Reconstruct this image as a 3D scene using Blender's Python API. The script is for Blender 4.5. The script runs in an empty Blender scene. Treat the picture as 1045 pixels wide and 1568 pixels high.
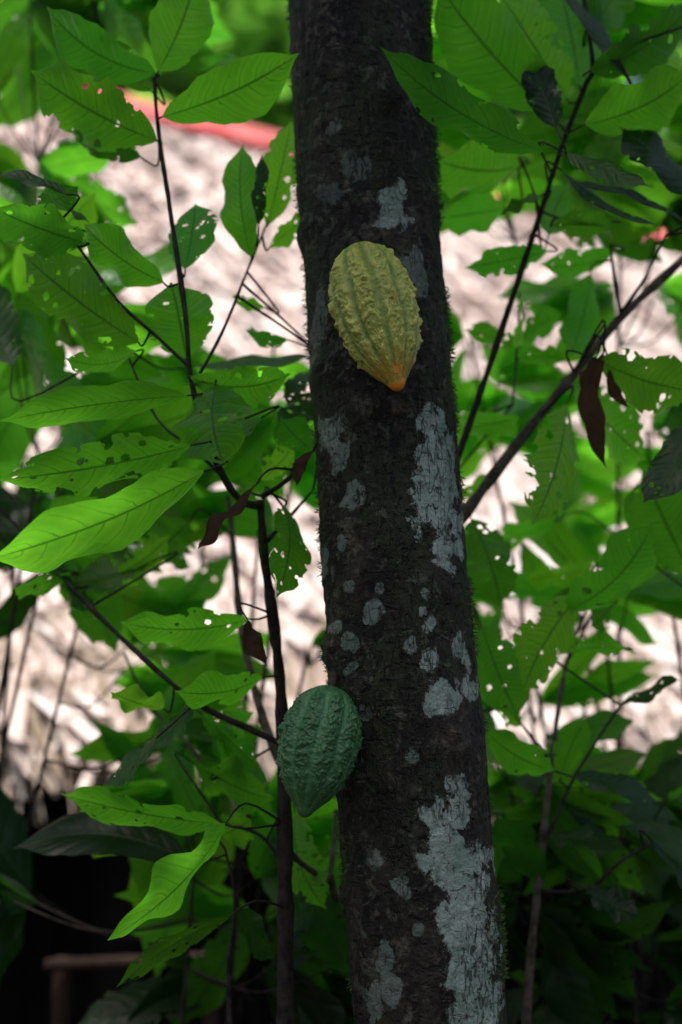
import bpy, math, random
import numpy as np
from mathutils import Vector, noise
random.seed(7); np.random.seed(7)
S = bpy.context.scene
S.view_settings.view_transform='Standard'; S.view_settings.look='None'; S.view_settings.exposure=0

# ---------------------------------------------------------------- survey frame
CAMH=1.5; PITCH=math.radians(10.3); TH=0.36
def ray(u,v):
    a=(u-522.5)/784*TH; b=(784-v)/784*TH
    return (a, math.cos(PITCH)-b*math.sin(PITCH), math.sin(PITCH)+b*math.cos(PITCH))
def W(u,v,y):            # photo measurement -> point in the world at distance y (m)
    r=ray(u,v); k=y/r[1]
    return Vector((r[0]*k, y, CAMH+r[2]*k))
def M(v,y):              # metres per photo unit at that distance
    return TH/784*y/ray(522,v)[1]

# ---------------------------------------------------------------- node helpers
class NT:
    def __init__(s,mat):
        mat.use_nodes=True; s.t=mat.node_tree; s.t.nodes.clear()
    def n(s,typ,**kw):
        nd=s.t.nodes.new(typ)
        for k,v in kw.items():
            if k=='ins':
                for kk,vv in v.items():
                    if isinstance(vv,bpy.types.NodeSocket): s.t.links.new(vv,nd.inputs[kk])
                    else: nd.inputs[kk].default_value=vv
            else: setattr(nd,k,v)
        return nd
    def m(s,op,a,b=0.0,c=None,clamp=False):
        nd=s.n('ShaderNodeMath',operation=op); nd.use_clamp=clamp
        for i,x in enumerate([a,b]+([c] if c is not None else [])):
            if isinstance(x,bpy.types.NodeSocket): s.t.links.new(x,nd.inputs[i])
            else: nd.inputs[i].default_value=x
        return nd.outputs[0]
    def mix(s,f,a,b,blend='MIX'):
        nd=s.n('ShaderNodeMixRGB',blend_type=blend)
        for i,x in zip((0,1,2),(f,a,b)):
            if isinstance(x,bpy.types.NodeSocket): s.t.links.new(x,nd.inputs[i])
            else: nd.inputs[i].default_value=(x if i==0 else (*x,1) if len(x)==3 else x)
        return nd.outputs[0]
    def noise(s,vec,scale,detail=4,rough=.6,dist=0):
        nd=s.n('ShaderNodeTexNoise'); nd.inputs['Scale'].default_value=scale
        nd.inputs['Detail'].default_value=detail; nd.inputs['Roughness'].default_value=rough
        nd.inputs['Distortion'].default_value=dist
        if vec is not None: s.t.links.new(vec,nd.inputs['Vector'])
        return nd.outputs['Fac']
    def ramp(s,f,a,b):
        nd=s.n('ShaderNodeMapRange',interpolation_type='SMOOTHSTEP')
        s.t.links.new(f,nd.inputs[0]); nd.inputs[1].default_value=a; nd.inputs[2].default_value=b
        return nd.outputs[0]
    def out(s,sh):
        o=s.n('ShaderNodeOutputMaterial'); s.t.links.new(sh,o.inputs[0])
def newmat(name): 
    m=bpy.data.materials.new(name); return m,NT(m)

def leaf_material(name, brown=False, holes=True):
    m,t=newmat(name)
    uv=t.n('ShaderNodeUVMap'); sep=t.n('ShaderNodeSeparateXYZ',ins={0:uv.outputs[0]})
    att=t.n('ShaderNodeAttribute',attribute_name='lc'); sc=t.n('ShaderNodeSeparateColor',ins={0:att.outputs['Color']})
    B,R,K=sc.outputs
    T=sep.outputs[0]; av=t.m('ABSOLUTE',t.m('SUBTRACT',t.m('MULTIPLY',sep.outputs[1],2),1))
    side=t.m('MULTIPLY',t.m('GREATER_THAN',sep.outputs[1],.5),.4)
    off=t.n('ShaderNodeCombineXYZ',ins={0:t.m('MULTIPLY',R,91.0),1:t.m('MULTIPLY',R,37.0)})
    sc2=t.n('ShaderNodeVectorMath',operation='MULTIPLY',ins={0:uv.outputs[0],1:(3,1,1)})
    vec=t.n('ShaderNodeVectorMath',operation='ADD',ins={0:sc2.outputs[0],1:off.outputs[0]}).outputs[0]
    n1=t.noise(vec,1.6,3); n2=t.noise(vec,7,3,.7)
    s_=t.m('ADD',t.m('ADD',t.m('SUBTRACT',t.m('MULTIPLY',T,8.5),t.m('MULTIPLY',t.m('POWER',av,1.35),1.5)),side),t.m('ADD',R,t.m('MULTIPLY',n1,.8)))
    f=t.m('MULTIPLY',t.m('ABSOLUTE',t.m('SUBTRACT',t.m('FRACT',s_),.5)),2)
    vein=t.m('SUBTRACT',1,t.ramp(f,.02,.13))
    vein=t.m('MULTIPLY',vein,t.m('SUBTRACT',1,t.m('MULTIPLY',av,.8)))
    mid=t.m('SUBTRACT',1,t.ramp(av,.02,.055))
    vm=t.m('MAXIMUM',t.m('MULTIPLY',vein,.8),mid)
    if brown:
        base=t.mix(n1,(.028,.015,.010),(.10,.055,.035)); tr=t.mix(n1,(.06,.028,.015),(.13,.06,.03))
    else:
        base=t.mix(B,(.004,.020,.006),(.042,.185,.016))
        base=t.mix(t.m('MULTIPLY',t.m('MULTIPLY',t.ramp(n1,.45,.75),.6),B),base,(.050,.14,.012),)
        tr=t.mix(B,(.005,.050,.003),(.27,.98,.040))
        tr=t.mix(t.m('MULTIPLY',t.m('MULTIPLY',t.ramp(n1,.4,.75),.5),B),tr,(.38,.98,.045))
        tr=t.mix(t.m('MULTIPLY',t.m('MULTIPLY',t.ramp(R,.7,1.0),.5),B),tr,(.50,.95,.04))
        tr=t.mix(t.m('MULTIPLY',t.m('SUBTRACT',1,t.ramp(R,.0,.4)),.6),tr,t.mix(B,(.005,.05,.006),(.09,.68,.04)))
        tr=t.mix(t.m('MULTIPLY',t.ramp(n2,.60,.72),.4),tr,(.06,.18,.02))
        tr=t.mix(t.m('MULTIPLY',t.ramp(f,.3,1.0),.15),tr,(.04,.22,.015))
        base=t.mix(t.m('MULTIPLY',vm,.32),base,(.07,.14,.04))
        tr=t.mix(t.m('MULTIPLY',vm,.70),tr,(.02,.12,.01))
    quilt=t.m('ADD',t.m('MULTIPLY',t.ramp(f,0,.7),.7),t.m('MULTIPLY',n2,.8))
    quilt=t.m('SUBTRACT',quilt,t.m('MULTIPLY',mid,1.0))
    bp=t.n('ShaderNodeBump',ins={'Strength':.28,'Distance':.004,'Height':quilt})
    pr=t.n('ShaderNodeBsdfPrincipled',ins={'Base Color':base,'Roughness':t.m('ADD',.26,t.m('MULTIPLY',n2,.2)) if not brown else .7,'Normal':bp.outputs[0]})
    pr.inputs['Specular IOR Level'].default_value=.5 if not brown else .2
    tl=t.n('ShaderNodeBsdfTranslucent',ins={'Color':tr})
    mx=t.n('ShaderNodeMixShader',ins={0:.60,1:pr.outputs[0],2:tl.outputs[0]})
    sh=mx.outputs[0]
    if holes:
        vo=t.n('ShaderNodeTexVoronoi',ins={'Vector':vec,'Scale':4.2})
        vs=t.n('ShaderNodeSeparateColor',ins={0:vo.outputs['Color']})
        rad=t.m('MULTIPLY',t.m('POWER',vs.outputs[0],1.3),.38)
        n3=t.noise(vec,14,2)
        dd=t.m('ADD',vo.outputs['Distance'],t.m('MULTIPLY',t.m('SUBTRACT',n3,.5),.35))
        h=t.m('LESS_THAN',dd,rad)
        h=t.m('MULTIPLY',h,t.m('GREATER_THAN',t.m('ADD',vs.outputs[1],t.m('MULTIPLY',K,.75)),.90))
        eb=t.m('GREATER_THAN',t.m('ADD',t.m('MULTIPLY',av,.30),t.m('ADD',t.noise(vec,2.6,2),t.m('MULTIPLY',K,.08))),.89)
        h=t.m('MULTIPLY',t.m('MAXIMUM',h,eb),t.m('SUBTRACT',1,mid))
        tp=t.n('ShaderNodeBsdfTransparent')
        sh=t.n('ShaderNodeMixShader',ins={0:h,1:sh,2:tp.outputs[0]}).outputs[0]
    t.out(sh); return m
MAT_LEAF=leaf_material('cacao_leaf',False,False); MAT_HOLE=leaf_material('insect_eaten_leaf',False,True); MAT_DRY=leaf_material('dry_leaf',True,False)
m_,t=newmat('tree_leaf')
att=t.n('ShaderNodeAttribute',attribute_name='lc'); B=t.n('ShaderNodeSeparateColor',ins={0:att.outputs['Color']}).outputs[0]
pr=t.n('ShaderNodeBsdfPrincipled',ins={'Base Color':t.mix(B,(.006,.025,.007),(.07,.17,.03)),'Roughness':.35})
tl=t.n('ShaderNodeBsdfTranslucent',ins={'Color':t.mix(B,(.012,.07,.006),(.34,.85,.09))})
t.out(t.n('ShaderNodeMixShader',ins={0:.55,1:pr.outputs[0],2:tl.outputs[0]}).outputs[0]); MAT_FAR=m_

def simple_noise_mat(name,c1,c2,scale=20,rough=.8,bump=.5,dist=.003,stretch=(1,1,1),spec=.3):
    m,t=newmat(name)
    tc=t.n('ShaderNodeTexCoord'); v=t.n('ShaderNodeVectorMath',operation='MULTIPLY',ins={0:tc.outputs['Object'],1:stretch}).outputs[0]
    n=t.noise(v,scale,4,.65); c=t.mix(t.ramp(n,.35,.65),c1,c2)
    b=t.n('ShaderNodeBump',ins={'Strength':bump,'Distance':dist,'Height':n})
    p=t.n('ShaderNodeBsdfPrincipled',ins={'Base Color':c,'Roughness':rough,'Normal':b.outputs[0]})
    p.inputs['Specular IOR Level'].default_value=spec
    t.out(p.outputs[0]); return m
MAT_STEM=simple_noise_mat('sapling_bark',(.008,.006,.005),(.038,.028,.022),60)
MAT_STEMG=simple_noise_mat('grey_twig_bark',(.035,.027,.020),(.11,.09,.065),60)
MAT_WOOD=simple_noise_mat('weathered_wood',(.022,.010,.006),(.05,.026,.016),12,stretch=(1,1,.2))
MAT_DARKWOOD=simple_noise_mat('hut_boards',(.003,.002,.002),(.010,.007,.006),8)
MAT_RED=simple_noise_mat('red_ridge_paint',(.60,.08,.08),(.75,.20,.19),5,.6,.2)
MAT_MOSS=simple_noise_mat('moss',(.02,.05,.01),(.08,.13,.03),80)
MAT_GROUND=simple_noise_mat('leaf_litter_ground',(.010,.007,.004),(.045,.03,.02),9,.95,1,.03)

# ---------------------------------------------------------------- mesh builder
class MB:
    def __init__(s): s.v=[];s.f=[];s.uv=[];s.c=[];s.mi=[];s.n=0
    def grid(s,P,uv,col,mi=0,closed=False):
        nr,nc=P.shape[:2]; i=np.arange(nr*nc).reshape(nr,nc)+s.n
        if closed: j=np.roll(i,-1,1); a,b=i[:-1],j[:-1]; c,d=j[1:],i[1:]
        else: a,b,c,d=i[:-1,:-1],i[:-1,1:],i[1:,1:],i[1:,:-1]
        F=np.stack([a.ravel(),b.ravel(),c.ravel(),d.ravel()],1)
        s.v.append(P.reshape(-1,3)); s.f.append(F); s.n+=nr*nc
        s.uv.append(uv.reshape(-1,2)); s.c.append(np.tile(np.array([[*col,1.]]),(nr*nc,1)))
        s.mi.append(np.full(len(F),mi))
    def build(s,name,mats,parent=None,smooth=True):
        V=np.concatenate(s.v);F=np.concatenate(s.f);UV=np.concatenate(s.uv);C=np.concatenate(s.c);MI=np.concatenate(s.mi)
        me=bpy.data.meshes.new(name)
        me.vertices.add(len(V)); me.vertices.foreach_set('co',V.ravel().astype(np.float32))
        me.loops.add(F.size); me.loops.foreach_set('vertex_index',F.ravel().astype(np.int32))
        me.polygons.add(len(F)); me.polygons.foreach_set('loop_start',np.arange(0,F.size,4,dtype=np.int32))
        me.polygons.foreach_set('material_index',MI.astype(np.int32))
        me.update(calc_edges=True)
        u=me.uv_layers.new(name='UVMap'); u.data.foreach_set('uv',UV[F.ravel()].ravel().astype(np.float32))
        a=me.attributes.new('lc','FLOAT_COLOR','POINT'); a.data.foreach_set('color',C.ravel().astype(np.float32))
        if smooth: me.polygons.foreach_set('use_smooth',np.ones(len(F),bool))
        for m in mats: me.materials.append(m)
        me.validate(); me.update()
        o=bpy.data.objects.new(name,me); S.collection.objects.link(o)
        if parent: o.parent=parent
        return o
def empty(name,loc=(0,0,0)):
    e=bpy.data.objects.new(name,None); S.collection.objects.link(e); e.empty_display_size=.2
    return e

TT=np.array([0,.03,.1,.2,.32,.45,.58,.7,.8,.87,.91,.95,1.]); WW=np.array([.04,.20,.48,.72,.90,.98,1,.95,.80,.56,.30,.12,.01])
def leaf(mb,base,tip,width,nrm,bright=.5,arc=.06,fold=.18,wave=.06,mi=0,hole=None,nr=22,nc=9,bend=0.):
    base=np.array(base,float);tip=np.array(tip,float)
    a=tip-base; L=np.linalg.norm(a)
    if L<1e-4: return
    ah=a/L; n=np.array(nrm,float); n-=ah*n.dot(ah); 
    if np.linalg.norm(n)<1e-3: n=np.cross(ah,[1,0,0])
    n/=np.linalg.norm(n); s=np.cross(ah,n)
    t=np.linspace(0,1,nr)[:,None]; v=np.linspace(-1,1,nc)[None,:]
    w=np.interp(t,TT,WW)*width/2
    ph=random.random()*6.28; fr=random.uniform(9,15); ph2=random.random()*6.28
    w=w*(1+.05*np.sin(t*19+ph)+.035*np.sin(t*41+ph2)+.05*np.sin(t*9+ph+v*1.5))
    av=np.abs(v)
    up=arc*L*4*t*(1-t)+0*v
    up=up+fold*w*av + wave*width*np.sin(fr*t+ph+np.sign(v)*ph2)*av**1.5*np.sin(np.pi*t) - .22*w*av**2.2
    side=w*v*(1-.06*av) + bend*L*4*t*(1-t)
    P=base+t[...,None]*a+ side[...,None]*s + up[...,None]*n
    uv=np.stack([t+0*v,(v+1)/2+0*t],-1)
    R=random.random(); K=hole if hole is not None else (random.random()**2*.8)
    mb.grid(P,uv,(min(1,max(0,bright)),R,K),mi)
def smooth_path(pts,k=6):
    pts=[Vector(p) for p in pts]
    if len(pts)<3: 
        return [pts[0].lerp(pts[1],i/k) for i in range(k+1)]
    out=[]
    for i in range(len(pts)-1):
        p0=pts[max(i-1,0)];p1=pts[i];p2=pts[i+1];p3=pts[min(i+2,len(pts)-1)]
        for j in range(k):
            x=j/k
            out.append(.5*((2*p1)+(p2-p0)*x+(2*p0-5*p1+4*p2-p3)*x*x+(3*p1-p0-3*p2+p3)*x**3))
    out.append(pts[-1]); return out
def tube(mb,pts,r0,r1,mi=1,sides=8,k=6,jit=.0):
    P=smooth_path(pts,k); n=len(P); rings=[]
    for i,p in enumerate(P):
        d=(P[min(i+1,n-1)]-P[max(i-1,0)]).normalized()
        x=d.cross(Vector((.3,1,.2))).normalized(); y=d.cross(x)
        r=r0+(r1-r0)*i/(n-1); r*=1+jit*noise.noise(p*25)
        rings.append([p+(x*math.cos(a)+y*math.sin(a))*r for a in [6.2832*j/sides for j in range(sides)]])
    A=np.array([[list(q) for q in rg] for rg in rings])
    uv=np.zeros(A.shape[:2]+(2,)); mb.grid(A,uv,(.5,.5,0),mi,closed=True)
    return P

def hint(kind):
    j=lambda s:random.uniform(-s,s)
    if kind=='u': return (j(.4),-.66,-.95+j(.3))     # underside seen, lit through
    if kind=='t': return (j(.35),-.65,.75+j(.2))      # upper face seen
    if kind=='f': return (j(.25),-1,j(.2))
    return (j(.6),-.7,random.choice([-.7,.7])+j(.3))

# ================================================================ CACAO TREE
tree=empty('cacao_tree')
TY=2.08
LE=[(-60,436,657),(0,441,660),(200,452,668),(400,465,681),(600,478,696),(800,488,712),(1000,497,731),(1200,517,749),(1400,530,766),(1568,540,776),(1750,548,795)]
axis=[]
for v,l,r in LE:
    c=W((l+r)/2,v,TY); axis.append((c.z,c.x,(r-l)/2*M(v,TY)*.985))
axis.sort(); axis=[(-.05,axis[0][1]+.10,.19),(.25,axis[0][1]+.08,.145),(.7,axis[0][1]+.03,.122)]+axis+[(3.1,axis[-1][1]-.03,.088),(3.3,axis[-1][1]-.03,.07)]
az=np.array([a[0] for a in axis]);ax_=np.array([a[1] for a in axis]);ar=np.array([a[2] for a in axis])
zz=np.concatenate([np.linspace(-.05,1.1,80),np.linspace(1.105,2.75,560),np.linspace(2.76,3.3,30)])
NC=280
cx=np.interp(zz,az,ax_);rr=np.interp(zz,az,ar)
# lichens:  u,v,half-width,half-height,strength
LICH=[(600,318,24,38,.8),(607,295,14,20,.75),(636,398,22,34,.36),(640,440,12,24,.3),(664,650,19,28,1),(664,690,26,36,1),(664,735,32,42,1),(670,785,36,44,1),(682,835,29,36,1),(692,720,12,60,.8),
(506,660,18,34,.55),(520,690,14,22,.45),(545,760,20,24,.45),(525,830,9,12,.4),(496,850,9,26,.45),(535,900,8,10,.35),(570,935,13,15,.55),(580,905,7,9,.45),(512,960,11,12,.45),(535,985,11,12,.4),(645,940,8,9,.6),(655,965,14,13,.75),(628,988,10,12,.45),(660,1010,16,17,.85),(700,985,10,22,.8),(715,1010,11,26,.8),(540,1025,10,10,.4),(672,1068,21,25,.95),(715,1052,19,24,.9),(662,1088,14,10,.85),(694,1074,13,12,.8),
(702,1208,19,20,.75),(660,1255,20,26,.9),(700,1250,22,26,.95),(680,1290,38,32,.95),(690,1335,26,36,.9),(724,1330,28,40,1),(715,1390,42,42,1),(700,1420,32,38,.9),(738,1450,28,46,1),(715,1500,36,44,.95),(742,1540,32,42,.95),(700,1548,22,30,.85),
(610,1352,17,16,.5),(590,1470,16,34,.36),(600,1510,14,30,.36),(575,1540,14,26,.36),(575,1315,12,12,.3),(545,262,24,24,.22),(505,290,18,24,.16),(512,205,14,16,.2),(490,480,10,40,.25),(483,520,10,30,.25),(630,1160,12,12,.3),(560,1090,10,12,.3),(650,915,8,9,.4),(640,1420,8,12,.3)]
LP=[]
for u,v,a,b,s in LICH:
    p=W(u,v,TY-.085); m_=M(v,TY-.085); LP.append((p.x,p.z,a*m_,b*m_,s))
V=np.zeros((len(zz),NC,3)); LF=np.zeros((len(zz),NC)); LS=np.zeros((len(zz),NC))
th=np.linspace(0,2*np.pi,NC,endpoint=False)
for i,z in enumerate(zz):
    for j in range(NC):
        c,s=math.cos(th[j]),math.sin(th[j])
        p=Vector((c*.5,s*.5,z*3.0))
        d=.045*noise.noise(p*1.3)+.022*noise.noise(Vector((c*2.2,s*2.2,z*9)))+.018*noise.noise(Vector((c*7,s*7,z*26)))
        n4=noise.noise(Vector((c*5,s*5,z*60))); d+=-.024*max(0,n4-.15)
        n5=noise.noise(Vector((c*9,s*9,z*10+7))); d+=-.028*max(0,abs(n5)*-1+.12)*3
        d+=.016*noise.noise(Vector((c*16,s*16,z*90)))
        R=rr[i]*(1+d)
        V[i,j]=(cx[i]+c*R,TY+s*R,z)
# raised knots / pod cushions
for (u,v,rad,h) in [(500,560,22,.014),(600,610,30,.012),(500,990,20,.012),(560,1060,24,.012),(500,200,24,.011),(650,290,20,.010),(530,1200,20,.012),(560,880,22,.010),(690,900,20,.010),(470,330,18,.011),(700,1140,20,.011),(515,1380,20,.012),(600,150,22,.011),(580,1180,22,.010),(540,640,18,.011)]:
    p=W(u,v,TY-.09); q=np.array([p.x,p.z]); r_=rad*M(v,TY)
    dd=((V[...,0]-q[0])**2+(V[...,2]-q[1])**2)/r_**2
    g=(np.exp(-dd)-.6*np.exp(-dd*7))*h*(V[...,1]<TY+.03)
    V[...,0]+=g*np.cos(th)[None,:];V[...,1]+=g*np.sin(th)[None,:]
front=V[...,1]<TY+.02
# ragged outlines: warp the lichen map with low-frequency noise
NXw=np.array([[noise.noise(Vector((math.cos(a)*3.5,math.sin(a)*3.5,z*32)))*.018 for a in th] for z in zz])
NZw=np.array([[noise.noise(Vector((math.cos(a)*3.5+9,math.sin(a)*3.5,z*32)))*.022 for a in th] for z in zz])
for x,z,a,b,s in LP:
    k=min(1,a/.022)
    q=np.sqrt(((V[...,0]+NXw*k-x)/a)**2+((V[...,2]+NZw*k-z)/b)**2)
    val=np.where(front,np.clip(1.5-q,0,1),0)
    LS=np.where(val>LF,s,LS); LF=np.maximum(LF,val)
    
mb=MB(); uv=np.zeros(V.shape[:2]+(2,)); uv[...,0]=(th/(2*np.pi))[None,:]; uv[...,1]=zz[:,None]
mb.grid(V,uv,(0,0,0),0,closed=True)
C=np.zeros((V.shape[0]*NC,4)); C[:,0]=LF.ravel(); C[:,1]=LS.ravel(); C[:,3]=1; mb.c=[C]
mt,t=newmat('cacao_bark')
tc=t.n('ShaderNodeTexCoord'); O=tc.outputs['Object']
at=t.n('ShaderNodeAttribute',attribute_name='lc'); L,LSs,_=t.n('ShaderNodeSeparateColor',ins={0:at.outputs['Color']}).outputs
st=t.n('ShaderNodeVectorMath',operation='MULTIPLY',ins={0:O,1:(1,1,.45)}).outputs[0]
sh_=t.n('ShaderNodeVectorMath',operation='MULTIPLY',ins={0:O,1:(1,1,2.2)}).outputs[0]
nA=t.noise(st,16,8,.7); nB=t.noise(O,60,6,.7); nC=t.noise(st,7,4,.6,1.0); nD=t.noise(sh_,45,4,.6); nE=t.noise(st,120,5,.7)
nG=t.noise(st,9,5,.65,.5)
col=t.mix(t.ramp(nA,.42,.64),(.005,.0042,.003),(.046,.039,.027))
col=t.mix(t.m('MULTIPLY',t.m('MULTIPLY',t.ramp(nB,.50,.66),.9),t.ramp(nG,.38,.60)),col,(.17,.16,.115))
col=t.mix(t.m('MULTIPLY',t.ramp(nC,.44,.60),.7),col,(.024,.040,.010))
col=t.mix(t.m('MULTIPLY',t.ramp(nD,.56,.66),.9),col,(.004,.003,.003))
nF=t.noise(O,24,6,.7,1.2); col=t.mix(t.m('MULTIPLY',t.ramp(nF,.57,.63),.6),col,(.13,.155,.105))
edge=t.m('ADD',L,t.m('MULTIPLY',t.m('SUBTRACT',t.noise(O,34,7,.78,.5),.5),2.8))
lm=t.ramp(edge,.44,.58)
ls=t.m('MULTIPLY',lm,t.m('MINIMUM',t.m('ADD',LSs,.05),1))
ls=t.m('MULTIPLY',ls,t.ramp(L,.0,.2))
lc=t.mix(t.ramp(nA,.35,.7),(.32,.47,.39),(.56,.65,.60))
lc=t.mix(t.m('MULTIPLY',t.ramp(nB,.46,.66),.5),lc,(.15,.28,.17))
lc=t.mix(t.m('MULTIPLY',t.ramp(nE,.54,.64),.65),lc,(.08,.10,.06))
col=t.mix(ls,col,lc)
cr=t.noise(t.n('ShaderNodeVectorMath',operation='MULTIPLY',ins={0:O,1:(1,1,.25)}).outputs[0],70,3,.5,.4)
crack=t.m('SUBTRACT',1,t.ramp(t.m('ABSOLUTE',t.m('SUBTRACT',cr,.5)),.004,.028))
crack=t.m('MULTIPLY',crack,t.ramp(nC,.42,.55))
col=t.mix(t.m('MULTIPLY',crack,.75),col,(.005,.004,.003))
h=t.m('ADD',t.m('ADD',t.m('MULTIPLY',nA,1.6),t.m('MULTIPLY',nB,1.0)),t.m('ADD',t.m('MULTIPLY',nE,.5),t.m('MULTIPLY',lm,.12)))
h=t.m('SUBTRACT',h,t.m('ADD',t.m('MULTIPLY',crack,.6),t.m('MULTIPLY',t.ramp(nD,.56,.68),.55)))
bp=t.n('ShaderNodeBump',ins={'Strength':1.0,'Distance':.020,'Height':h})
p=t.n('ShaderNodeBsdfPrincipled',ins={'Base Color':col,'Roughness':.62,'Normal':bp.outputs[0]}); p.inputs['Specular IOR Level'].default_value=.35
t.out(p.outputs[0])
mb.build('trunk',[mt],tree)
# moss / root hair tufts on the trunk flanks
mb=MB()
for i in range(5500):
    z=random.uniform(1.1,2.75); sgn=random.random()
    a=(random.gauss(-.1,.30) if sgn<.72 else math.pi+random.gauss(.1,.28))
    if noise.noise(Vector((math.cos(a)*2,0,z*9)))<-.02: continue
    k=int(np.searchsorted(zz,z)); j=int((a%6.2832)/6.2832*NC)%NC
    b=Vector(V[min(k,len(zz)-1),j]); d=Vector((math.cos(a),math.sin(a),random.uniform(-.9,.5)))+Vector((random.gauss(0,.4),random.gauss(0,.4),random.gauss(0,.4)))
    l=random.uniform(.003,.012); leaf(mb,b-d.normalized()*.001,b+d.normalized()*l,.0017,(0,-1,0),nr=3,nc=2,arc=.1)
mb.build('trunk_moss',[MAT_MOSS],tree)
# unseen crown, kept compact and shifted sunward to shade the trunk: limbs + leaf sprays
mb=MB(); top=Vector((cx[-1],TY,3.22))
tips=[]
for i in range(9):
    a=i/9*6.283+random.uniform(-.2,.2); R=random.uniform(.40,.65)
    e=top+Vector((math.cos(a)*R,math.sin(a)*R*.9-.25,random.uniform(.35,.8)))
    mid=top.lerp(e,.45)+Vector((0,0,.18))
    P=tube(mb,[top-Vector((0,0,.1)),mid,e],.035,.008,1)
    tips+=P[4:]
for i in range(300):
    b=random.choice(tips)+Vector((random.gauss(0,.08),random.gauss(0,.08),random.gauss(0,.1)))
    a=random.uniform(0,6.283); d=Vector((math.cos(a),math.sin(a),random.uniform(-.5,.15)))*random.uniform(.2,.30)
    e=b+d
    if min(b.z,e.z)<1.5+.66*max(b.y,e.y)+.1 or min(b.z,e.z)<2.5: continue
    leaf(mb,b,e,.11,(random.gauss(0,.3),random.gauss(0,.3),1),.3,nr=10,nc=5)
mb.build('shade_crown',[MAT_LEAF,MAT_STEM],tree)

# ================================================================ PODS
def pod(name,top,tip,width,c_hi,c_lo,c_wart,tipcol,tipamt,rot,twist=.0,ribcol=0.,rough=.42):
    top=Vector(top);tip=Vector(tip);ax=(tip-top);L=ax.length;ax.normalize()
    x=ax.cross(Vector((0,1,0))).normalized(); y=ax.cross(x)
    NRr,NCc=300,380
    T=[0,.012,.04,.09,.17,.28,.40,.52,.64,.75,.84,.90,.945,.975,.992,1]
    Rr=[.02,.20,.42,.64,.84,.96,1,.975,.89,.735,.53,.36,.235,.17,.10,.0]
    ts=np.linspace(0,1,NRr)
    prof=np.interp(ts,T,Rr); ker=np.ones(7)/7; ps=np.convolve(np.pad(prof,3,mode='edge'),ker,'same')[3:-3]; prof=np.where((ts>.03)&(ts<.97),ps,prof)
    P=np.zeros((NRr,NCc,3)); D=np.zeros((NRr,NCc)); Wt=np.zeros((NRr,NCc))
    for i,t_ in enumerate(ts):
        env=min(1,t_*8)*min(1,(1-t_)*4.5)
        for j in range(NCc):
            a=j/NCc*6.28318+rot; aw=a+twist*t_
            c,s=math.cos(a),math.sin(a)
            aw+=.07*noise.noise(Vector((c*1.5,s*1.5,t_*5+rot)))
            f10=math.cos(10*aw); f5=max(0,math.cos(5*aw+math.pi))
            valley=max(0,-f10)**2.0
            fur=-valley*(.055+.065*f5**2) + max(0,f10)**.7*.028
            q=Vector((c,s,t_*3.2))
            w1=noise.noise(q*7.0+Vector((rot,0,0))); w2=noise.noise(q*15); w3=noise.noise(q*2.4); w4=noise.noise(q*34)
            knob=max(0,w1+.08)*.13+max(0,w2)*.085+w4*.014
            knob*=(.18+.82*max(0,.5+.5*f10)**.8)*env
            r=width/2*prof[i]*(.97+fur*env+knob+.025*w3)
            P[i,j]=top+ax*(L*t_)+x*(c*r)+y*(s*r)
            D[i,j]=valley*.95+max(0,-w1)*.4; Wt[i,j]=(max(0,w1)*1.9+max(0,w2)*1.1)*(1-.7*valley)
    mb=MB(); uv=np.zeros((NRr,NCc,2)); uv[...,0]=np.linspace(0,1,NCc)[None,:]; uv[...,1]=ts[:,None]
    mb.grid(P,uv,(0,0,0),0,closed=True)
    C=np.ones((NRr*NCc,4)); C[:,0]=np.clip(D,0,1).ravel(); C[:,1]=np.clip(Wt,0,1).ravel()
    C[:,2]=(np.clip((ts-.74)/.22,0,1)[:,None]*np.ones(NCc)[None,:]).ravel()*tipamt; mb.c=[C]
    m,t=newmat(name+'_skin')
    at=t.n('ShaderNodeAttribute',attribute_name='lc'); sc=t.n('ShaderNodeSeparateColor',ins={0:at.outputs['Color']}); F,Wr,Tp=sc.outputs
    O=t.n('ShaderNodeTexCoord').outputs['Object']
    n1=t.noise(O,26,5,.6); n2=t.noise(O,180,4,.65); n3=t.noise(O,75,4,.7); n5=t.noise(O,38,4,.65)
    col=t.mix(t.m('MULTIPLY',F,1.0,clamp=True),c_hi,c_lo)
    col=t.mix(t.m('MULTIPLY',Wr,.65,clamp=True),col,c_wart)
    col=t.mix(t.m('MULTIPLY',t.ramp(n1,.42,.68),.4),col,c_lo)
    brn=tuple(.40*a+.45*b for a,b in zip(tipcol,c_lo))
    tz=t.m('ADD',Tp,t.m('MULTIPLY',t.m('SUBTRACT',n5,.5),4.0))
    col=t.mix(t.m('MULTIPLY',t.ramp(t.m('ADD',Tp,t.m('MULTIPLY',t.m('SUBTRACT',n1,.5),1.2)),.1,.8),.6),col,brn)
    col=t.mix(t.m('MULTIPLY',t.m('MULTIPLY',t.ramp(n5,.60,.68),.5),tipamt),col,brn)
    col=t.mix(t.m('MULTIPLY',t.ramp(tz,.80,1.15),t.ramp(Tp,.12,.5)),col,tipcol)
    col=t.mix(t.m('MULTIPLY',t.ramp(n3,.60,.68),.7),col,tuple(.35*a for a in c_lo))
    col=t.mix(t.m('MULTIPLY',t.ramp(n2,.60,.70),.45),col,tuple(.35*a for a in c_lo))
    hh=t.m('ADD',t.m('MULTIPLY',n2,.4),t.m('MULTIPLY',n3,.8))
    bp=t.n('ShaderNodeBump',ins={'Strength':1.0,'Distance':.0035,'Height':hh})
    p=t.n('ShaderNodeBsdfPrincipled',ins={'Base Color':col,'Roughness':rough,'Normal':bp.outputs[0]}); p.inputs['Specular IOR Level'].default_value=.5
    t.out(p.outputs[0])
    o=mb.build(name,[m])
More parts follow.
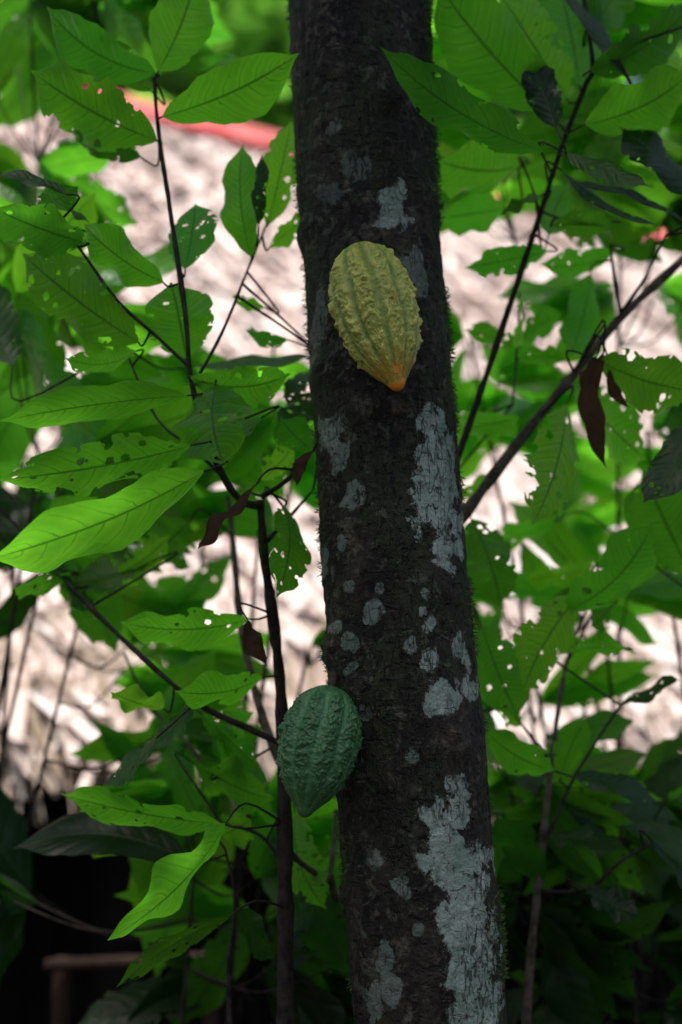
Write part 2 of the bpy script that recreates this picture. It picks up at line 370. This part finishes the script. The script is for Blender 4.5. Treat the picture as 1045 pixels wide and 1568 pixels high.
    sb=MB(); tube(sb,[top+ax*.006,top-ax*.012+Vector((0,.012,0)),top-ax*.018+Vector((.0,.05,-.0))],.006,.009,0,10,jit=.3)
    sb.build('peduncle',[MAT_STEM],o)
    return o
y1=TY-.175
pod('cacao_pod',W(547,377,y1+.055),W(611,598,y1-.005),130*M(480,y1),(.36,.40,.060),(.12,.20,.020),(.56,.55,.13),(.82,.27,.010),1,.15,.10)
y2=TY-.11
pod('cacao_pod',W(508,1050,y2+.03),W(465,1252,y2-.01),122*M(1150,y2),(.022,.100,.028),(.050,.165,.060),(.038,.145,.045),(.03,.08,.02),.2,.55,-.12,rough=.34)

# ================================================================ SAPLINGS
def painted_vignette(u,v):  # vignette painted into leaf tint: darker toward frame corners and bottom
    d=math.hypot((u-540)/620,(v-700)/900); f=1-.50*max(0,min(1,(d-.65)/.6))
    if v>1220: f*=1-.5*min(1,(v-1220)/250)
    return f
def plant(name,stems,leaves,conn=.22):
    e=empty(name); mb=MB(); pts=[]
    for s in stems:
        P=[W(u,v,y) for u,v,y in s['p']]; mpx=M(700,s['p'][0][2])
        P2=tube(mb,P,s['r'][0]*mpx/2,s['r'][1]*mpx/2,s.get('m',1),8,6,.35); pts+=P2
    for l in leaves:
        u0,v0,u1,v1,w,k,b,y=l[:8]; dy=l[8] if len(l)>8 else random.uniform(-.1,.06); mi=l[9] if len(l)>9 else 0
        hole=l[10] if len(l)>10 else None
        K=hole if hole is not None else random.random()*.85
        if mi==0 and K>.22: mi=4
        B=W(u0,v0,y);T=W(u1,v1,y+dy)
        dim=painted_vignette((u0+u1)/2,(v0+v1)/2) if b<.95 else 1
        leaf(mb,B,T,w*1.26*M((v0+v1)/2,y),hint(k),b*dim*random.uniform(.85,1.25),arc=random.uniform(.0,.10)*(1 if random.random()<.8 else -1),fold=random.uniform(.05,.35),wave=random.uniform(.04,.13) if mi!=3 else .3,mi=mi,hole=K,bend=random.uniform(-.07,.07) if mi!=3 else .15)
        if pts:
            q=min(pts,key=lambda p:(p-B).length); dist=(q-B).length
            if .004<dist<conn:
                d=(B-T).normalized(); tube(mb,[B,B+d*dist*.35,q],.0012,.0022,mi=1,sides=6,k=4)
    mb.build('stems_and_leaves',[MAT_LEAF,MAT_STEM,MAT_STEMG,MAT_DRY,MAT_HOLE] ,e)
    return e
L_st=[dict(p=[(440,1750,2.2),(438,1568,2.2),(437,1350,2.2),(432,1090,2.2),(420,960,2.18),(405,850,2.16),(399,765,2.14)],r=(30,12)),
 dict(p=[(400,775,2.14),(372,768,2.12),(345,735,2.1),(315,665,2.08),(292,575,2.06),(284,480,2.06),(262,330,2.06),(243,200,2.06),(236,120,2.06)],r=(13,6)),
 dict(p=[(296,590,2.06),(340,510,2.1),(385,400,2.15),(412,335,2.2)],r=(6,3)),
 dict(p=[(288,560,2.06),(240,515,2.05),(180,460,2.03),(110,365,2.0),(55,315,2.0)],r=(7,3)),
 dict(p=[(350,740,2.1),(300,690,2.1),(240,640,2.12),(190,530,2.15)],r=(6,3)),
 dict(p=[(402,760,2.14),(440,735,2.1),(480,690,2.05)],r=(9,4)),
 dict(p=[(408,830,2.16),(445,790,2.2),(480,750,2.2)],r=(7,3)),
 dict(p=[(434,1140,2.2),(380,1115,2.2),(300,1075,2.2),(200,990,2.22),(110,900,2.25),(40,820,2.3),(-20,760,2.3)],r=(11,6)),
 dict(p=[(436,1180,2.3),(400,1090,2.35),(370,960,2.4),(358,840,2.45),(350,760,2.5)],r=(16,10),m=2),
 dict(p=[(436,1300,2.25),(480,1335,2.3),(505,1340,2.35),(515,1240,2.4)],r=(12,7),m=2),
 dict(p=[(360,1700,2.3),(350,1500,2.3),(360,1380,2.3),(345,1300,2.3)],r=(9,4)),
 dict(p=[(438,1330,2.3),(400,1280,2.3),(340,1260,2.28)],r=(7,4)),
 dict(p=[(310,1170,2.5),(285,1135,2.5),(230,1080,2.5),(190,1000,2.5)],r=(8,4),m=2),
 dict(p=[(505,1340,2.35),(520,1400,2.4),(530,1470,2.5)],r=(14,10),m=2),
]
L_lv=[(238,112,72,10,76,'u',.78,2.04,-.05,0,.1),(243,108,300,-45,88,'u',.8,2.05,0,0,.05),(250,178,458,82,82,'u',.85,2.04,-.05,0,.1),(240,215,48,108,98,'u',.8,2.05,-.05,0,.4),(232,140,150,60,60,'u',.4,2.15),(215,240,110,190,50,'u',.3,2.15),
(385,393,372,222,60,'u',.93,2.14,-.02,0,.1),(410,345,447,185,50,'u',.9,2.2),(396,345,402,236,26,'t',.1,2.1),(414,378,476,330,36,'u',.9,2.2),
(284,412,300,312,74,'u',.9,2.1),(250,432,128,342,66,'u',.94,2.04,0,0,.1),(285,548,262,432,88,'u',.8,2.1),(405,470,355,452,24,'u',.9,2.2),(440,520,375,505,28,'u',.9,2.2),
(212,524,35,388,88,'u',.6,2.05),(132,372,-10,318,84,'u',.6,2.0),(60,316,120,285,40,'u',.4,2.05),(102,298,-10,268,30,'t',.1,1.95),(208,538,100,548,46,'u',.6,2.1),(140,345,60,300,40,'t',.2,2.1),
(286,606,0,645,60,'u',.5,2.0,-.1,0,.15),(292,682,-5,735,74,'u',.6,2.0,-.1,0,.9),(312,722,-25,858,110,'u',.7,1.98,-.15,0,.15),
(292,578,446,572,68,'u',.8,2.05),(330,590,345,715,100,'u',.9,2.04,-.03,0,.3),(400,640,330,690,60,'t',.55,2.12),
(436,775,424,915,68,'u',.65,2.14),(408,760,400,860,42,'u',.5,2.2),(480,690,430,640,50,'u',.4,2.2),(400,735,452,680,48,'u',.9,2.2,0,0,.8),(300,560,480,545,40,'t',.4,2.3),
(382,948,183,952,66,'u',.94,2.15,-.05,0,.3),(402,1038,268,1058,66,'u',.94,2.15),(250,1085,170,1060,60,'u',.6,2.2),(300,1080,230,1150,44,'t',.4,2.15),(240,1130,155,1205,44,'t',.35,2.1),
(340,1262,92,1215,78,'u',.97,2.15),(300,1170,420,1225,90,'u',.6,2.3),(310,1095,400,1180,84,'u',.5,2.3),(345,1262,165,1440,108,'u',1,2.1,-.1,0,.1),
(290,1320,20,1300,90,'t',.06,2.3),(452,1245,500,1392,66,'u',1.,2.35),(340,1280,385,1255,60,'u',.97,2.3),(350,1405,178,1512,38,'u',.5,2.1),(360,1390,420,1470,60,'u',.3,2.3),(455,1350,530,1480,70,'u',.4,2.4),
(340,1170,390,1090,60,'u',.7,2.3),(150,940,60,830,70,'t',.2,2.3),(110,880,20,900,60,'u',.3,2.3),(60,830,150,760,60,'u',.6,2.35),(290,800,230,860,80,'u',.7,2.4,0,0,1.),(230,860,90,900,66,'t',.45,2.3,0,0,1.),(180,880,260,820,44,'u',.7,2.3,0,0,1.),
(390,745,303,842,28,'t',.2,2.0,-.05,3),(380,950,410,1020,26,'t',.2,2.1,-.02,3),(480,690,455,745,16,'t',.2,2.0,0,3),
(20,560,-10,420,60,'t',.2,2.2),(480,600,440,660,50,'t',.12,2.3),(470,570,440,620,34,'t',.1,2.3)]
plant('cacao_sapling',L_st,L_lv)

R_st=[dict(p=[(690,735,2.25),(705,690,2.25),(745,575,2.25),(790,440,2.22),(830,320,2.2),(862,220,2.18),(897,130,2.16),(908,100,2.15),(895,0,2.15),(890,-60,2.15)],r=(11,7)),
 dict(p=[(905,108,2.15),(950,75,2.1),(1005,55,2.1),(1080,30,2.1)],r=(6,4)),
 dict(p=[(690,810,2.3),(715,782,2.3),(800,670,2.3),(880,572,2.3),(950,487,2.3),(1030,412,2.3),(1100,350,2.3)],r=(18,12),m=2),
 dict(p=[(952,485,2.3),(942,430,2.3),(935,375,2.3)],r=(7,4)),
 dict(p=[(950,480,2.3),(985,430,2.25),(1020,360,2.2)],r=(6,3)),
 dict(p=[(828,325,2.2),(800,250,2.25),(770,210,2.3)],r=(4,3)),
 dict(p=[(832,325,2.2),(880,340,2.2),(950,340,2.2)],r=(4,3)),
 dict(p=[(795,1750,2.4),(810,1500,2.4),(825,1350,2.4),(848,1140,2.45),(868,1015,2.5),(900,930,2.5)],r=(14,5),m=2),
 dict(p=[(830,1365,2.4),(900,1362,2.4),(950,1320,2.4),(1000,1290,2.4)],r=(7,4)),
 dict(p=[(840,1280,2.4),(880,1190,2.4),(950,1080,2.4)],r=(6,3)),
 dict(p=[(785,620,2.4),(790,560,2.4),(795,480,2.4)],r=(4,3),m=2),
 dict(p=[(845,1170,2.4),(800,1110,2.4),(760,1060,2.4)],r=(6,3)),
 dict(p=[(870,1010,2.5),(930,900,2.5),(1000,780,2.5),(1060,700,2.5)],r=(6,3)),
]
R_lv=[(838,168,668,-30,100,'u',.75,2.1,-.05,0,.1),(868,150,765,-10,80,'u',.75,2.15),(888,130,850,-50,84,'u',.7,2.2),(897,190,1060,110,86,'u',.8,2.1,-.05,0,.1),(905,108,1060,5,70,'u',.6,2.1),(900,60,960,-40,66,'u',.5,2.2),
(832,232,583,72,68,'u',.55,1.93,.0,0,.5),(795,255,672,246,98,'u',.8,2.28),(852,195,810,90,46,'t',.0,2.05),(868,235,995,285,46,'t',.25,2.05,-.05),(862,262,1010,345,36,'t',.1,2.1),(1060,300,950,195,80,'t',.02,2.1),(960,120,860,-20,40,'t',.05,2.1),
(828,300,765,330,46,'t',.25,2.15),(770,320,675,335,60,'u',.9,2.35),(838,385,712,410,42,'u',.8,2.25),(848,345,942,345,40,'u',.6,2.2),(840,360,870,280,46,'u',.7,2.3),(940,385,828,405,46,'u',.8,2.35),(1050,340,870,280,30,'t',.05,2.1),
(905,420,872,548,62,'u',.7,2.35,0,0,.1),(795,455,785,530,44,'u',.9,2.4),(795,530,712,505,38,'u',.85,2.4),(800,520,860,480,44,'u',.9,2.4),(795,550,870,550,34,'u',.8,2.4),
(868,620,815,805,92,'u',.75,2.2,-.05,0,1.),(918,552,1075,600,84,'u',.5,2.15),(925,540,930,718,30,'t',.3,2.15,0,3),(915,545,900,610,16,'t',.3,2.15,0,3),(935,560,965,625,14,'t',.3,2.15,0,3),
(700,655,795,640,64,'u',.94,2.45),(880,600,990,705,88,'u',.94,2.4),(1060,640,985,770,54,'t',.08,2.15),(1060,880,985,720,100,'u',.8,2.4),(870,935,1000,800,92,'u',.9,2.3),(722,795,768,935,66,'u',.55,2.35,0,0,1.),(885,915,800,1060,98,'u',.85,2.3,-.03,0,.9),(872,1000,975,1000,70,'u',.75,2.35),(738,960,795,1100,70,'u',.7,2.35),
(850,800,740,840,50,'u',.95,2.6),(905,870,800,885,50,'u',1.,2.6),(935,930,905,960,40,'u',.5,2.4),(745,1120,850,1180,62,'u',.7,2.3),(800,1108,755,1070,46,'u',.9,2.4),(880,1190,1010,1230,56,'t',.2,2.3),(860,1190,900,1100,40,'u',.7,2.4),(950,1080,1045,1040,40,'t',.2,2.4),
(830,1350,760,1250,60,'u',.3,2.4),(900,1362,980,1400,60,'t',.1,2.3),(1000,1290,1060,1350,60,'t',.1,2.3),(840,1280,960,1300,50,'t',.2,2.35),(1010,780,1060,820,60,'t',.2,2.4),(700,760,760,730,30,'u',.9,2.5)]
plant('cacao_sapling',R_st,R_lv)

# ================================================================ UNDERGROWTH behind, rooted shrubs
def shrub(name,root,stemtops,regions):
    e=empty(name); mb=MB(); nodes=[]
    for (u,v,y) in stemtops:
        tpt=W(u,v,y); r=Vector((root[0]+random.uniform(-.15,.15),y+random.uniform(-.1,.1),0))
        P=tube(mb,[r,r.lerp(tpt,.5)+Vector((random.uniform(-.08,.08),0,0)),tpt],.007,.003,1,7,8,.3); nodes+=P[4:]
    for (u0,v0,u1,v1,n,ya,yb,b,sz) in regions:  # b is leaf tint; lowest regions use dark values as painted shade
        for i in range(n):
            y=random.uniform(ya,yb); u=random.uniform(u0,u1);v=random.uniform(v0,v1)
            c=W(u,v,y); q=min(nodes,key=lambda p:(p-c).length+(.5 if p.z>c.z else 0))
            P=tube(mb,[q,q.lerp(c,.5)+Vector((0,0,-.04)),c],.0028,.0015,1,5,5)
            k=random.randint(3,5)
            for j in range(k):
                bb=P[-1-(j//2)] if j//2<len(P) else c
                ang=random.uniform(-1.2,1.2)+(0 if (c-q).x>=0 else math.pi)
                l=sz*random.uniform(.8,1.7)*M(700,y)
                d=Vector((math.cos(ang),random.uniform(-.5,.3),math.sin(ang)*.8-.2)).normalized()*l
                mi=2 if random.random()<.35 else 0
                leaf(mb,bb,bb+d,l*random.uniform(.35,.48),hint('u' if random.random()<(.72 if v<1200 else .80) else 't'),b*painted_vignette(u,v)+random.uniform(-.3,.25)*(1 if v<1200 else .5),nr=14,nc=7,fold=random.uniform(.05,.35),wave=random.uniform(.03,.12),arc=random.uniform(-.05,.12),bend=random.uniform(-.08,.08),mi=mi,hole=.7)
    mb.build('stems_and_leaves',[MAT_LEAF,MAT_STEM,MAT_HOLE],e); return e
shrub('understory_shrub',(-.75,0),[(60,250,2.9),(150,520,2.8),(60,700,2.7),(120,950,2.8)],
 [(-40,220,130,420,6,2.5,3.0,.6,150),(-40,420,160,620,7,2.4,3.1,.65,160),(-40,600,260,800,8,2.4,3.1,.7,160),(60,780,240,880,3,2.5,3.0,.8,120),(-40,830,70,940,3,2.4,2.9,.05,150),(150,930,280,1030,3,2.5,3.0,.8,130),(240,1080,300,1180,2,2.5,2.9,.65,120),(-40,-40,200,90,8,2.5,3.2,.55,150)])
shrub('understory_shrub',(-.25,0),[(330,560,2.9),(420,520,2.8),(450,700,2.7),(380,1150,2.8),(300,1300,2.6),(470,1000,2.8)],
 [(310,530,480,640,5,2.6,3.0,1.,110),(380,640,480,740,3,2.6,3.0,1.,110),(440,940,500,1010,2,2.5,2.8,.6,100),(240,1120,420,1300,8,2.5,2.9,.8,140),(380,1220,520,1400,5,2.5,2.8,1.2,130),(260,1380,520,1560,7,2.5,2.9,.3,140),(0,1290,200,1450,4,2.5,2.9,.0,170)])
shrub('understory_shrub',(.75,0),[(720,520,2.9),(950,250,3.0),(760,200,3.0),(990,660,2.8),(840,740,3.0)],
 [(670,-40,1080,180,14,2.5,3.1,.8,150),(680,150,900,300,7,2.6,3.1,.9,130),(900,150,1080,330,6,2.4,2.9,.5,140),(700,490,780,620,4,2.7,3.2,1.,110),(880,410,1080,500,3,2.5,3.0,.65,130),(700,600,780,680,2,2.7,3.2,1.,110),(880,580,1080,760,7,2.6,3.1,1.,150),(730,730,900,840,3,2.8,3.2,1.,110)])
shrub('understory_shrub',(.6,0),[(800,960,2.9),(930,1000,2.8),(780,1200,2.7),(950,1250,2.7)],
 [(740,880,800,1000,3,2.7,3.0,1.,110),(900,870,1060,940,3,2.6,3.0,.9,140),(740,1060,880,1180,7,2.6,3.0,.85,120),(900,1190,1060,1280,4,2.5,2.8,.35,120),(760,1180,1060,1330,10,2.5,3.0,.4,110),(740,1330,1080,1570,18,2.5,3.0,.1,110)])

# ================================================================ THATCHED HUT
hut=empty('thatched_hut')
A=np.array([-.93,7.07,4.90]); dr=np.array([.867,.498,0]); dn=np.array([.498,-.867,0]); RUN,DROP=2.6,3.2
down=dn*RUN+np.array([0,0,-DROP]); SL=np.linalg.norm(down); down/=SL; nr_=np.cross(dr,-down); nr_/=np.linalg.norm(nr_)
if nr_[2]<0: nr_=-nr_
mt,t=newmat('thatch')
at=t.n('ShaderNodeAttribute',attribute_name='lc'); sc=t.n('ShaderNodeSeparateColor',ins={0:at.outputs['Color']}); B,R,K=sc.outputs
O=t.n('ShaderNodeTexCoord').outputs['Object']
n=t.noise(O,2.2,3,.65); n2=t.noise(O,7,3,.65)
c=t.mix(R,(.76,.60,.53),(.95,.86,.80)); c=t.mix(t.m('MULTIPLY',t.ramp(n,.52,.66),.5),c,(.42,.27,.21)); c=t.mix(t.m('MULTIPLY',t.ramp(n2,.54,.62),.6),c,(.26,.155,.12))
c=t.mix(B,c,(.34,.25,.165))
p=t.n('ShaderNodeBsdfPrincipled',ins={'Base Color':c,'Roughness':.85}); p.inputs['Specular IOR Level'].default_value=.2
t.out(p.outputs[0]); MAT_TH=mt
mb=MB()
def blade(b,d,l,w,side,lift,col,nvec):
    P=np.zeros((3,2,3))
    for i,x in enumerate((0,.5,1)):
        c_=b+d*l*x+nvec*lift*x*x
        P[i,0]=c_-side*w*(1-.6*x)/2;P[i,1]=c_+side*w*(1-.6*x)/2
    mb.grid(P,np.zeros((3,2,2)),col,0)
g=np.zeros((2,2,3)); g[0,0]=A-dr*4-nr_*.05;g[0,1]=A+dr*7-nr_*.05;g[1,0]=g[0,0]+down*SL;g[1,1]=g[0,1]+down*SL
mb.grid(g,np.zeros((2,2,2)),(0,.3,0),0)
back=-dn*RUN+np.array([0,0,-DROP])
g=np.zeros((2,2,3)); g[0,0]=A-dr*4-np.array([0,0,.02]);g[0,1]=A+dr*7-np.array([0,0,.02]);g[1,0]=g[0,0]+back;g[1,1]=g[0,1]+back
mb.grid(g,np.zeros((2,2,2)),(.3,.3,0),0)
for i in range(17000):
    r=random.uniform(0,1)*SL; s=random.uniform(-4,6)
    b=A+dr*s+down*max(0,r)+nr_*random.uniform(.0,.04)
    d=down+dr*random.gauss(0,.5); d/=np.linalg.norm(d)
    blade(b,d,random.uniform(.14,.40),random.uniform(.02,.09),dr+nr_*random.gauss(0,.25),random.uniform(.0,.06),(0,random.random(),0),nr_)
for i in range(9000):
    s=random.uniform(-4,6); b=A+dr*s+down*(SL-random.uniform(0,.35))+nr_*random.uniform(-.03,.07)
    d=np.array([0,0,-1.])*.45+down*.7+dr*random.gauss(0,.25); d/=np.linalg.norm(d)
    blade(b,d,random.uniform(.15,.45),random.uniform(.010,.028),dr,random.uniform(-.03,.05),(random.uniform(.3,1),random.random(),0),nr_)
mb.build('thatch_roof',[MAT_TH],hut,smooth=False)
mb=MB()
for sd in (dn,-dn):
    g=np.zeros((2,2,3)); o=np.array([0,0,.09])
    dd=sd*.17+np.array([0,0,-.17]); g[0,0]=A-dr*.45+o;g[0,1]=A+dr*7+o;g[1,0]=g[0,0]+dd;g[1,1]=g[0,1]+dd
    mb.grid(g,np.zeros((2,2,2)),(0,0,0),0)
    g2=g.copy(); g2[0]=g[1]; g2[1]=g[1]+np.array([0,0,-.04])-sd*.01; mb.grid(g2,np.zeros((2,2,2)),(0,0,0),0)
o=mb.build('ridge_cap',[MAT_RED],hut,smooth=False)
mb=MB()
def boxb(a,b,w,h,mi=0):
    a=np.array(a,float);b=np.array(b,float);d=(b-a)/np.linalg.norm(b-a)
    s=np.cross(d,[0,0,1.]); 
    if np.linalg.norm(s)<.1: s=np.array([1.,0,0])
    s/=np.linalg.norm(s); u=np.cross(s,d)
    P=np.array([[p-s*w/2-u*h/2,p+s*w/2-u*h/2,p+s*w/2+u*h/2,p-s*w/2+u*h/2] for p in (a,b)])
    mb.grid(P,np.zeros((2,4,2)),(0,0,0),mi,closed=True)
    for p in P: mb.grid(np.array([[p[0],p[1]],[p[3],p[2]]]),np.zeros((2,2,2)),(0,0,0),mi)
F0=A+dn*(RUN-.45); F0[2]=0
for s in (-3.4,-1.0,1.4,3.8,6.2):
    q=F0+dr*s; boxb(q,q+np.array([0,0,2.0]),.12,.12,1)
boxb(F0-dr*4+[0,0,2.06],F0+dr*6.5+[0,0,2.06],.1,.12,1)
for k in range(70):  # near-black back wall, added to keep the space under the eave dark
    q=A-dn*.2+dr*(-4+k*.16)+dn*.01*(k%3); q[2]=0
    boxb(q,q+np.array([0,0,4.4]),.165,.03,1)
for s in (-4.,7.):  # side walls, added as well to darken the hut interior
    for k in range(16):
        q=A+dr*s+dn*(RUN-.5-k*.16); q[2]=0; boxb(q,q+[0,0,2.2+k*.17],.10,.15,1)
mb.build('hut_frame',[MAT_WOOD,MAT_DARKWOOD],hut,smooth=False)
# low wooden rail in front of the hut
mb=MB(); rail=empty('wooden_railing')
a=W(70,1478,3.6);b=W(352,1466,3.75)
boxb(a,b,.03,.026);
for u,y in ((322,3.73),(90,3.61)):
    q=W(u,1470,y); boxb((q.x,q.y+.045,0),(q.x,q.y+.045,q.z+.0),.035,.035)
mb.build('rails_and_posts',[MAT_WOOD],rail,smooth=False)

# ================================================================ BACKGROUND TREES
bt=empty('background_trees'); mb=MB()
for (x,y,h,R) in [(-5,11,9,3.0),(-2,11.5,9,3.0),(1.5,12,9,3.0),(5,12,9,3.2),(8,12,8,3),(-8,10,9,3),(3,15,12,4),(-3.5,15,13,4),(-6.5,14,12,4),(0,14,12,4),(-3.8,10,8,2.0),(-1.2,10.8,8.5,2.2),(4.2,12,8.5,2.4)]:
    tube(mb,[Vector((x,y,0)),Vector((x+.2,y,h*.5)),Vector((x,y,h))],.22,.06,1,10)
    lim=[]
    for k in range(13):
        a=random.uniform(0,6.28); z=h*random.uniform(.35,.95); e=Vector((x+math.cos(a)*R*.8,y+math.sin(a)*R*.6,z+random.uniform(.2,1)))
        lim+=tube(mb,[Vector((x,y,z-.4)),Vector((x,y,z)).lerp(e,.5)+Vector((0,0,.2)),e],.06,.02,1,6)[4:]
    for k in range(560):
        c=random.choice(lim)+Vector((random.gauss(0,.55),random.gauss(0,.45),random.gauss(0,.5)))
        a=random.uniform(0,6.28); d=Vector((math.cos(a),math.sin(a),random.uniform(-1.,.2)))*random.uniform(.3,.6)
        leaf(mb,c,c+d,d.length*.5,(random.gauss(0,.5),random.gauss(0,.5)-.3,-1),random.uniform(0,1),nr=6,nc=3)
mb.build('trunks_and_foliage',[MAT_FAR,MAT_STEM],bt)

# ground
me=bpy.data.meshes.new('ground'); n=60; vs=[];fs=[]
for i in range(n+1):
    for j in range(n+1):
        x=(i/n-.5);y=(j/n-.5); x=math.copysign(abs(x*2)**2.5,x)*300;y=math.copysign(abs(y*2)**2.5,y)*300
        r=math.hypot(x,y); vs.append((x,y+3,(.04*noise.noise(Vector((x,y,0)))-.02 if r<30 else 0)))
for i in range(n):
    for j in range(n):
        a=i*(n+1)+j; fs.append((a,a+n+1,a+n+2,a+1))
me.from_pydata(vs,[],fs); me.materials.append(MAT_GROUND); S.collection.objects.link(bpy.data.objects.new('ground',me))

# ================================================================ LIGHT, CAMERA
w=bpy.data.worlds.new('World'); S.world=w; w.use_nodes=True
nt=w.node_tree; bg=nt.nodes['Background']; sky=nt.nodes.new('ShaderNodeTexSky'); sky.sky_type='NISHITA'; sky.sun_disc=False
EL=math.radians(76); AZ=Vector((-.35,-.94)).normalized()
sky.sun_elevation=EL; sky.sun_rotation=math.atan2(AZ.x,AZ.y); sky.dust_density=5; sky.air_density=1
nt.links.new(sky.outputs[0],bg.inputs[0]); bg.inputs[1].default_value=.15
sl=bpy.data.lights.new('sun','SUN'); sl.energy=5; sl.angle=math.radians(4.0); sl.color=(1,.96,.92)
so=bpy.data.objects.new('sun',sl); S.collection.objects.link(so)
dv=Vector((AZ.x*math.cos(EL),AZ.y*math.cos(EL),math.sin(EL))); so.rotation_euler=(dv).to_track_quat('Z','Y').to_euler()
so.location=(0,0,10)
cd=bpy.data.cameras.new('camera'); co=bpy.data.objects.new('camera',cd); S.collection.objects.link(co)
cd.sensor_fit='VERTICAL'; cd.sensor_height=36; cd.sensor_width=24; cd.lens=50; cd.clip_end=1000
co.location=(0,0,CAMH); co.rotation_euler=(math.radians(90)+PITCH,0,0)
cd.dof.use_dof=True; cd.dof.focus_distance=1.97; cd.dof.aperture_fstop=1.6
S.camera=co
